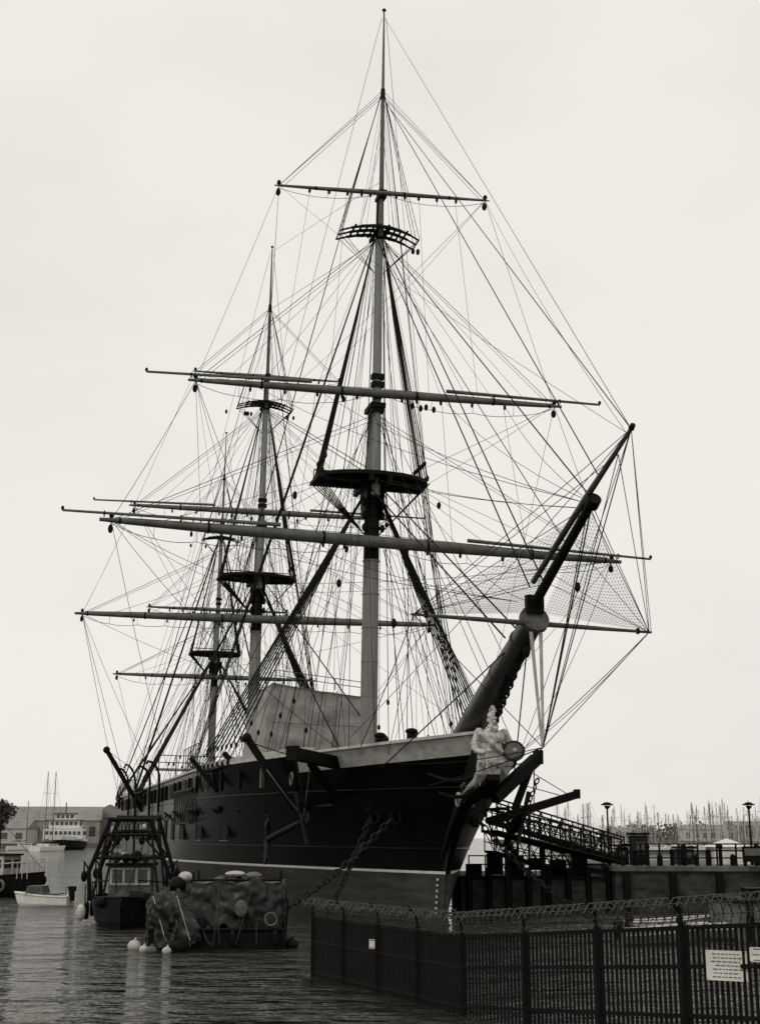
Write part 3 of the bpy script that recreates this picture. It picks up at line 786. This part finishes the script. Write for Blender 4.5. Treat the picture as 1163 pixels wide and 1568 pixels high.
q.tube([(-2.3,-1.62,.62),(2.2,-1.62,.62)],.06,6,0)
for x in(.5,1.9): q.ell((x,-1.74,.35),(.12,.12,.3),0,8,6)
for x in(-.9,2.05):
    for y in(-1.3,1.6): q.tube([(x,y,.5),(x,y,2.45)],.045,6,0)
q.tube([(-.9,-1.3,2.2),(2.1,-1.3,2.2)],.05,6,0)
q.tube([(2.25,-1.4,.6),(2.3,-1.4,1.5),(2.3,1.4,1.5)],.04,6,0)
q.ell((-1.25,-.2,2.28),(.24,.22,.18),3,10,8); q.ell((-1.5,-.3,2.0),(.3,.3,.3),0,10,8); q.ell((.45,.2,2.36),(.36,.3,.11),3,10,6); q.ell((1.1,0,2.3),(.3,.3,.14),2,10,6)
q.ell((.75,-1.75,1.3),(.22,.12,.28),2,10,7); q.torus((1.75,-1.72,.95),.2,.04,Matrix.Rotation(math.pi/2,3,'X'),2,12,5)
q.build('hull_and_frame',[M_dark,M_iron,M_midg,M_offw],bg)
def tarp(name,x0,x1,y0,y1,z0,z1,round_,m,amp,seed,scal=0):
    t=MB();n=44;hh=28
    def P(u,v,w):
        x=lerp(x0,x1,u);y=lerp(y0,y1,v);z=lerp(z0,z1,w)
        cx,cy=(x0+x1)/2,(y0+y1)/2
        s=1-round_*(w**2)+.05*(1-w)*math.sin(seed+3*u)
        x=cx+(x-cx)*s;y=cy+(y-cy)*s
        fold=abs(math.sin((x*1.0+y)*4.5+1.6*z+3.0*noise.noise(Vector((x*1.3,y*1.3,z*.8+seed)))))
        d=noise.noise(Vector((x*1.1+seed,y*1.1,z*.9)))*amp*1.5+(fold-.5)*amp*.7*(1-w*.4)+noise.noise(Vector((x*5+seed,y*5,z*4)))*amp*.5
        dd=Vector((x-cx,y-cy,.3*w)).normalized()
        sag=-.16*abs(math.sin(math.pi*(u*2.6+.2)))*(w**3)
        hem=scal*noise.noise(Vector((x*2.0,y*2.0,seed)))*(1-w)**2
        return Vector((x,y,z+sag+hem))+dd*d
    per=[(i/n,0) for i in range(n)]+[(1,i/n) for i in range(n)]+[(1-i/n,1) for i in range(n)]+[(0,1-i/n) for i in range(n)]
    ids=[]
    for k_ in range(hh+1):
        ids.append([len(t.v)+i for i in range(len(per))]); t.v+=[P(u,v,k_/hh) for u,v in per]
    for k_ in range(hh):
        for i in range(len(per)):
            j=(i+1)%len(per); t.face((ids[k_][i],ids[k_][j],ids[k_+1][j],ids[k_+1][i]))
    g={}
    for i in range(n+1):
        for j in range(n+1):
            g[i,j]=len(t.v);u,v=i/n,j/n;b_=P(u,v,1)
            edge=min(u,1-u,v,1-v)
            t.v.append(b_+Vector((0,0,min(edge*4,1)*.12*noise.noise(Vector((i*.2,j*.2,seed))))))
    for i in range(n):
        for j in range(n): t.face((g[i,j],g[i+1,j],g[i+1,j+1],g[i,j+1]))
    t.build(name,[m],bg,True)
tarp('tarpaulin_cover',-.98,2.18,-1.45,1.6,.45,2.25,.04,M_tarp,.15,1.0,.9)
tarp('net_pile',-2.4,-.85,-1.6,1.2,.2,1.85,.34,M_net,.24,5.0)
tarp('canvas_heap',-2.2,-.7,-1.8,-1.0,.1,1.5,.25,M_tarp,.24,9.0,.4)
q=MB()
for i in range(9):
    x=random.uniform(-2.2,2.1); q.rope((x,-1.72,random.uniform(.6,2.1)),(x+random.uniform(-.6,.6),-1.78,.15),.012,.1,random.choice((1,2)))
for x in(-2.2,-1.4): q.rope((x,-1.6,1.7),(x+.5,-1.9,.3),.02,0,0)
for (x,y,r,m_) in[(-2.75,-1.5,.2,0),(-2.35,-2.4,.13,0),(-2.05,-2.9,.15,1),(-1.55,-3.1,.13,0),(-1.2,-2.3,.27,2),(2.45,-1.2,.2,2)]:
    q.ell((x,y,r*.5),(r*1.15,r,r),m_,12,9); q.tube([(x,y,r*1.4),(x+.05,y,r*1.8)],.04,6,m_)
    q.rope((x,y,r*1.6),(-1.8 if x<0 else 2.1,-1.6,.6),.012,.1,2)
q.build('fender_floats',[M_offw,M_midg,M_dark],bg,True)
mbt=empty('motorboat',(-18.2,74,0),(0,0,rad(172)))
q=MB(); boat_hull(q,2.9,1.3,.5,.2,0,0,.3,.2)
q.box((-.1,0,.62),(1.5,1.15,.06),None,1)
q.slab([(.0,.5),(.15,.95),(.95,.95),(1.05,.5)],-.5,.5,1,T=lambda p:Vector((p.x-.1,p.z,p.y+.1)))
for sd in(1,-1): q.box((.45,sd*.51,.86),(.6,.02,.24),None,2)
q.box((-1.5,0,.55),(.24,.24,.55),None,3); q.box((-1.52,0,.9),(.36,.28,.26),None,3)
q.tube([(-1.35,-.5,.55),(-1.35,-.5,.95),(-1.35,.5,.95),(-1.35,.5,.55)],.02,5,3)
q.build('hull_and_outboard',[M_white,M_midg,M_glass,M_dark],mbt)
fb2=empty('fishing_boat',(-24.4,86,0),(0,0,rad(-25)))
q=MB(); boat_hull(q,7,2.6,1.1,.4,0,0,.4,.4)
q.box((.4,0,1.7),(1.8,1.6,1.6),None,1); q.box((.4,0,2.55),(2.1,1.8,.1),None,0)
for y in(-.45,.45): q.box((1.32,y,2.0),(.03,.6,.5),None,2)
for x in(-.1,.8):
    for sd in(1,-1): q.box((x,sd*.81,2.0),(.6,.03,.5),None,2)
for sd in(1,-1):
    q.tube([(-2.6,sd*1.1,.9),(-2.6,sd*.9,3.6)],.06,6,0)
    for x in(2.0,2.4,2.8,3.2): q.tube([(x,sd*.8,1.1),(x,sd*.8,2.1)],.03,5,1)
    q.tube([(1.3,sd*1.1,2.0),(2.8,sd*.9,2.1),(3.9,0,2.3)],.03,5,1)
    for x in(-1.5,.2,1.6): q.torus((x,sd*1.36,.7),.3,.1,Matrix.Rotation(math.pi/2,3,'X'),4,12,6)
q.tube([(-2.6,-.9,3.6),(-2.6,.9,3.6)],.07,6,0);q.tube([(.2,0,2.4),(.2,0,4.7)],.05,6,0);q.rope((.2,0,4.6),(-2.6,0,3.4),.02);q.rope((.2,0,4.6),(3.8,0,1.6),.02)
for x in(1.8,2.5,3.1): q.ell((x,.9,1.0),(.2,.2,.32),0,8,6)
for i in range(9): q.ell((-2.3+i*.35,-.5+.2*(i%3),1.3+.2*(i%2)),(.35,.4,.35),3,8,6)
q.build('hull_and_gear',[M_dark,M_offw,M_glass,M_net,M_midg],fb2)

fe=empty('passenger_ferry',(-96,410,0),(0,0,rad(-80)))
q=MB(); boat_hull(q,30,13.5,3,1,0,1,1,1)
q.box((-1,0,4.6),(22,11.5,3),None,1); q.box((-2,0,7.4),(16,9,2.4),None,1); q.box((0,0,9.6),(6,6,2),None,1); q.box((0,0,10.7),(7,7,.25),None,3)
for zz,hw,xx in((4.9,5.3,10.05),(7.7,4.1,6.05),(9.8,2.7,3.05)):
    n_=int(hw*2/1.2)
    for i in range(n_): q.box((xx,-hw+(i+.5)*2*hw/n_,zz),(.1,.85,1.0),None,2)
for sd in(1,-1):
    for i in range(12): q.box((-11+i*1.8,sd*5.8,4.9),(1.3,.1,1.1),None,2)
    for i in range(8): q.box((-9+i*1.9,sd*4.55,7.7),(1.3,.1,1.0),None,2)
q.box((-2,0,8.7),(18,11,.15),None,3); q.tube([(0,0,10.6),(0,0,14)],.15,6,0)
for sd in(1,-1): q.tube([(11,sd*5.5,6.2),(11,sd*5.5,7.2),(-10,sd*5.5,7.2)],.06,5,1)
q.build('hull_and_decks',[M_dark,M_white,M_glass,M_midg],fe)

# ------------------------------------------------------------------ FAR SHORE
sh=MB()
sh.slab([(-400,470),(-400,900),(-52,900),(-60,470)],-1,1.6,0)
sh.slab([(90,640),(90,1100),(700,1100),(700,600)],-1,1.8,0)
sh.build('shore',[M_conc])
def gable(name,x,y,w_,d_,eh,rh,rot,nb=5,mw_=M_brick):
    e=empty(name,(x,y,1.6),(0,0,rad(rot)))
    q=MB(); q.box((0,0,eh/2),(w_,d_,eh),None,0)
    pr=[(-d_/2-.4,eh+.02),(d_/2+.4,eh+.02),(0,eh+rh)]
    q.slab(pr,-w_/2-.4,w_/2+.4,1,T=lambda p:Vector((p.z,p.x,p.y)))
    for i in range(nb):
        xx=-w_/2+(i+.5)*w_/nb
        q.box((xx,-d_/2-.05,eh*.5),(w_/nb*.45,.12,eh*.45),None,2)
        q.box((xx,-d_/2-.07,eh*.5-eh*.24),(w_/nb*.5,.2,.25),None,3)
    q.build('walls_and_roof',[mw_,M_roof,M_glass,M_offw],e)
gable('warehouse',-124,500,40,22,8,5.2,8,8)
gable('warehouse',-86,505,26,20,9,5.6,-78,5,M_brick)
gable('warehouse',-104,520,26,20,9,5.2,-82,5,M_brick)
gable('boat_shed',-137,480,26,16,5,3,0,5,M_offw)
gable('harbour_house',-84,488,26,8,4,2,4,6,M_offw)
for x,y,w_,hh in((170,700,26,6),(196,720,22,8),(222,690,30,7),(258,730,34,9),(140,760,20,5)):
    gable('quayside_building',x,y,w_,14,hh,2.5,random.uniform(-6,6),6,random.choice([M_brick,M_offw]))
def foliage(mb,c,r,n,leaf):
    for _ in range(n):
        while True:
            p=Vector((random.uniform(-1,1),random.uniform(-1,1),random.uniform(-1,1)))
            if p.length<1 and noise.noise(p*2.1+Vector(c)*.13)>-.18: break
        p=Vector((p.x*r[0],p.y*r[1],p.z*r[2]))+Vector(c)
        a_=Vector((random.gauss(0,1),random.gauss(0,1),random.gauss(0,1))).normalized()*leaf
        b_=Vector((random.gauss(0,1),random.gauss(0,1),random.gauss(0,1))).normalized()*leaf
        i=len(mb.v); mb.v+= [p,p+a_,p+a_+b_,p+b_]; mb.face((i,i+1,i+2,i+3),1)
def tree(x,y,h_,w_):
    e=empty('tree',(x,y,1.5)); q=MB()
    q.tube([(0,0,0),(.2,0,h_*.4),(0,.2,h_*.75)],[.5,.35,.12],7,0)
    for i in range(7):
        an=i*2.4; q.tube([(0,0,h_*(.35+.05*i)),(math.cos(an)*w_*.6,math.sin(an)*w_*.6,h_*(.6+.04*i))],[.2,.05],5,0)
    for i in range(9):
        an=random.uniform(0,6.3);rr=random.uniform(.1,.6)*w_
        foliage(q,(math.cos(an)*rr,math.sin(an)*rr,h_*random.uniform(.45,.9)),(w_*.45,w_*.45,h_*.17),420,.5)
    q.build('trunk_and_crown',[M_bark,M_foliage],e)
tree(-117,410,15,8)
tree(-118,402,9,6)
tr=MB()
for i in range(80):
    x=lerp(120,330,random.random()**.8); foliage(tr,(x,760+random.uniform(-20,20),3+random.uniform(0,4)),(9,6,random.uniform(4,7)),130,1.3)
for i in range(25): foliage(tr,(random.uniform(-190,-60),560,5),(9,6,random.uniform(4,7)),110,1.4)
tr.m=[0]*len(tr.m)
tr.build('distant_treeline',[mat('hazy_foliage',.10,.9,.4,.3)])  # foliage colour lightened to imitate atmospheric haze
def yacht(x,y,h_,rot):
    e=empty('moored_yacht',(x,y,0),(0,0,rot)); q=MB(); boat_hull(q,9.5,3,1.1,.4,0,0,.8,.3,10)
    q.box((.3,0,1.6),(3.8,1.7,.6),None,0); q.box((.3,0,1.65),(3.2,1.74,.22),None,1)
    q.tube([(.6,0,1.2),(.6,0,h_)],[.12,.08],5,2); q.tube([(.6,0,2.6),(-3.4,0,2.5)],.14,5,3)
    for z_ in(.45,.72): q.tube([(.6,-1.0,h_*z_),(.6,1.0,h_*z_)],.05,4,2)
    q.rope((.6,0,h_),(5,0,1.6),.03,0,2);q.rope((.6,0,h_),(-4.5,0,1.3),.03,0,2)
    for sd in(1,-1): q.rope((.6,0,h_*.95),(.6,sd*1.4,1.2),.03,0,2)
    q.build('hull_and_mast',[M_white,M_glass,M_midg if random.random()<.3 else M_offw,M_midg],e)
for i in range(90):
    y=random.uniform(300,430); u=lerp(.135,.31,random.random())
    yacht(u*y*.97,y,random.uniform(7.5,13.0)+(1.5 if random.random()<.1 else 0),random.uniform(-2,2))
yacht(-95,380,22,1.2); yacht(-88,360,21,1.0); yacht(-103,390,14,.4)
pp=MB()
for i in range(4): pp.box((85+i*6,300+i*40,.3),(90,2.2,.6))
pp.build('marina_pontoon',[M_conc])

# ------------------------------------------------------------------ PIER, GANGWAY, LAMPS, KIOSKS
pi=empty('quay'); q=MB()
q.slab([(11.8,68),(60,65.2),(60,90),(11.8,84)],-1.5,1.95,2)
q.slab([(11.65,67.85),(60,65.05),(60,90.2),(11.65,84.2)],1.96,2.2,0)
for i in range(16):
    x=12.3+i*2.3
    q.box((x,67.75-.058*(x-11.8),.6),(.35,.3,2.6),None,1)
for i in range(26):
    x=12.2+i*.95; y=68.25-.058*(x-12)
    q.box((x,y,2.75),(.08,.08,1.1),None,1)
for zz in(2.6,2.95,3.28): q.tube([(12.2,68.2,zz),(36,66.85,zz)],.035,5,1)
q.slab([(4.2,70),(11.78,69),(11.78,80),(4.2,80)],-1.2,1.5,2)
q.slab([(4.1,69.9),(11.6,68.9),(11.6,80),(4.1,80)],1.51,1.68,1)
for i in range(8): q.tube([(4.6+i,69.75-.11*i,-1),(4.6+i,69.75-.11*i,2.1)],.16,7,1)
for i in range(9): q.box((4.6+i*.85,70.1-.1*i,2.2),(.07,.07,1.0),None,1)
for zz in(2.25,2.68): q.tube([(4.6,70.1,zz),(11.6,69.2,zz)],.035,5,1)
q.build('wall_deck_and_railings',[M_conc,M_dark,M_quay],pi)
gw=empty('gangway'); q=MB()
def truss(a,b,h_,w_,n_):
    a=Vector(a);b=Vector(b);dn=(b-a).normalized();sdv=Vector((-dn.y,dn.x,0)).normalized()*w_/2
    for sd in(1,-1):
        lo=[a.lerp(b,i/n_)+sdv*sd for i in range(n_+1)];hi=[p+Vector((0,0,h_)) for p in lo]
        q.tube([lo[0],lo[-1]],.07,6);q.tube([hi[0],hi[-1]],.05,6);q.tube([lo[0]+Vector((0,0,h_*.5)),lo[-1]+Vector((0,0,h_*.5))],.03,5)
        for i in range(n_):
            q.tube([lo[i],hi[i]],.035,5);q.tube([lo[i] if i%2 else hi[i],hi[i+1] if i%2 else lo[i+1]],.03,5)
        q.tube([lo[-1],hi[-1]],.04,5)
    q.beam(a,b,w_,.1)
truss((5.4,66.5,3.9),(12.1,70,2.35),1.15,1.4,12)
truss((6.0,72,4.4),(13.2,75,2.4),1.2,1.4,12)
truss((5.6,69,2.9),(9.8,70.5,1.8),1.0,1.2,7)
q.tube([(8.2,68.1,-1),(8.2,68.1,3.4)],.14,7); q.tube([(6.3,67.2,-1),(6.3,67.2,3.8)],.12,7)
for i in range(6): q.box((4.9+i*1.1,70.8,1.95+.3*(i%2)),(.8,.8,.6+.45*(i%3)))
for i in range(5): q.tube([(5.2+i*.8,66.4,4.9-.2*i),(6.6+i*.9,71,1.8)],.025,4)
q.build('truss_spans',[M_dark],gw)
def lamp(x,y):
    e=empty('street_lamp',(x,y,2.2)); q=MB()
    q.tube([(0,0,0),(0,0,.5)],[.1,.08],10);q.tube([(0,0,.5),(0,0,3.0)],[.055,.045],8)
    q.tube([(0,0,2.85),(0,0,3.02)],[.08,.16],12); q.tube([(0,0,3.05),(0,0,3.12)],[.34,.3],14); q.ell((0,0,3.13),(.22,.22,.08),0,12,6)
    for i in range(3):
        an=i*2.1; q.tube([(0.1*math.cos(an),.1*math.sin(an),2.9),(.2*math.cos(an),.2*math.sin(an),3.06)],.015,4,0)
    q.build('post_and_lantern',[M_dark],e)
lamp(11.95,70.5);lamp(19.4,70.5)
def kiosk(x,y,w_,h_,m_):
    e=empty('dockside_kiosk',(x,y,2.2));q=MB()
    q.box((0,0,h_/2),(w_,w_,h_),None,0);q.box((0,0,h_+.08),(w_+.2,w_+.2,.12),None,1)
    q.box((0,-w_/2-.02,h_*.62),(w_*.6,.05,h_*.3),None,2); q.box((w_/2*.0,-w_/2-.03,h_*.2),(w_*.5,.05,h_*.3),None,1)
    q.build('cabin',[m_,M_dark,M_glass],e)
kiosk(13.6,71,.85,1.5,M_iron);kiosk(16.2,72,.9,.8,M_iron);kiosk(12.9,72,.6,.9,M_dark)
bo=MB()
for i in range(14):
    x=12.4+i*.62; bo.tube([(x,68.9,2.2),(x,68.9,2.6+.25*(i%3))],.1+.05*(i%2),8); bo.ell((x,68.9,2.65+.25*(i%3)),.14)
bo.build('mooring_bollards',[M_dark])
e=empty('marquee_tent',(18.9,73.5,2.2));q=MB()
q.box((0,0,.45),(1.9,1.9,.9),None,0)
i0=len(q.v);q.v+=[Vector(p) for p in((-1.1,-1.1,.9),(1.1,-1.1,.9),(1.1,1.1,.9),(-1.1,1.1,.9),(0,0,1.35))]
for t in((0,1,4),(1,2,4),(2,3,4),(3,0,4)): q.face(tuple(i0+i for i in t))
q.build('canopy',[M_white],e)
e=empty('information_board',(18.6,66.9,2.2));q=MB();q.box((0,0,.6),(1.3,.06,.75),None,0);q.box((0,-.04,.7),(1.1,.02,.35),None,1)
for x in(-.5,.5): q.tube([(x,.05,0),(x,.05,1.1)],.04,6,0)
q.build('board',[M_dark,M_midg],e)
e=empty('floating_pontoon',(19.0,50.5,0));q=MB()
q.slab([(-6.2,-1.6),(8,-1.6),(8,2.5),(-6.2,2.5)],-.4,1.3,0)
q.slab([(-6.3,-1.7),(8,-1.7),(8,2.6),(-6.3,2.6)],1.31,1.45,1)
for i in range(9): q.tube([(-5.8+i*1.6,-1.8,-.5),(-5.8+i*1.6,-1.8,1.6)],.14,8,1)
for i in range(5): q.box((-5+i*1.7,0,1.62),(1.0,.8,.32),Matrix.Rotation(.3*i,3,'Z'),2 if i%2 else 1)
q.build('deck_and_fenders',[mat('pontoon_grey',.14,.8,.3,1.5,.3),M_dark,M_midg],e)
for x,y,r in((9.8,48,.3),(12.6,50,-.2),(11.2,53,.1)):
    e=empty('moored_skiff',(x,y,0),(0,0,r));q=MB();boat_hull(q,3.2,1.3,.45,.2,0,1,.3,.2,12);q.box((-.2,0,.4),(.25,1.1,.06),None,1);q.box((-1.6,0,.5),(.25,.25,.55),None,2)
    q.build('hull',[M_midg,M_offw,M_dark],e)

# ------------------------------------------------------------------ WORLD, SUN, CAMERA
W=bpy.data.worlds.new('World');scene.world=W;W.use_nodes=True;nt=W.node_tree
bg_=nt.nodes['Background'];bg_.inputs['Strength'].default_value=.1
sky=nt.nodes.new('ShaderNodeTexSky');sky.sky_type='NISHITA';sky.sun_disc=False;sky.sun_elevation=rad(48);sky.sun_rotation=rad(215);sky.dust_density=3
bw=nt.nodes.new('ShaderNodeRGBToBW');nt.links.new(sky.outputs[0],bw.inputs[0])
tc=nt.nodes.new('ShaderNodeTexCoord');mp=nt.nodes.new('ShaderNodeMapping');mp.inputs['Scale'].default_value=(1,1,2.4)
mp.inputs['Location'].default_value=(.35,.1,.55)
nz=nt.nodes.new('ShaderNodeTexNoise');nz.inputs['Scale'].default_value=2.2;nz.inputs['Detail'].default_value=5;nz.inputs['Roughness'].default_value=.5
nt.links.new(tc.outputs['Generated'],mp.inputs[0]);nt.links.new(mp.outputs[0],nz.inputs[0])
rp=nt.nodes.new('ShaderNodeValToRGB')
rp.color_ramp.elements[0].position=.25;rp.color_ramp.elements[0].color=(.80,.77,.72,1)
rp.color_ramp.elements[1].position=.55;rp.color_ramp.elements[1].color=(.90,.88,.815,1)
nt.links.new(nz.outputs[0],rp.inputs[0])
sc=nt.nodes.new('ShaderNodeVectorMath');sc.operation='SCALE';sc.inputs['Scale'].default_value=10;nt.links.new(rp.outputs[0],sc.inputs[0])
mx=nt.nodes.new('ShaderNodeMix');mx.data_type='RGBA';mx.inputs[0].default_value=.93
nt.links.new(bw.outputs[0],mx.inputs[6]);nt.links.new(sc.outputs[0],mx.inputs[7]);nt.links.new(mx.outputs[2],bg_.inputs['Color'])
sd=bpy.data.lights.new('sun','SUN');sd.energy=.8;sd.angle=rad(14);sd.color=(1,.98,.93)
so=bpy.data.objects.new('sun',sd);scene.collection.objects.link(so)
az=rad(215);el=rad(48)
dirv=Vector((math.sin(az)*math.cos(el),math.cos(az)*math.cos(el),math.sin(el)))
so.rotation_euler=dirv.to_track_quat('Z','Y').to_euler()
cd=bpy.data.cameras.new('camera');cd.sensor_fit='HORIZONTAL';cd.sensor_width=36;cd.lens=2000/1163*36;cd.clip_end=8000;cd.clip_start=.1
co=bpy.data.objects.new('camera',cd);scene.collection.objects.link(co);co.location=(0,0,3.6);co.rotation_euler=(rad(104),0,0);scene.camera=co
scene.view_settings.view_transform='Standard';scene.view_settings.look='None';scene.view_settings.exposure=0
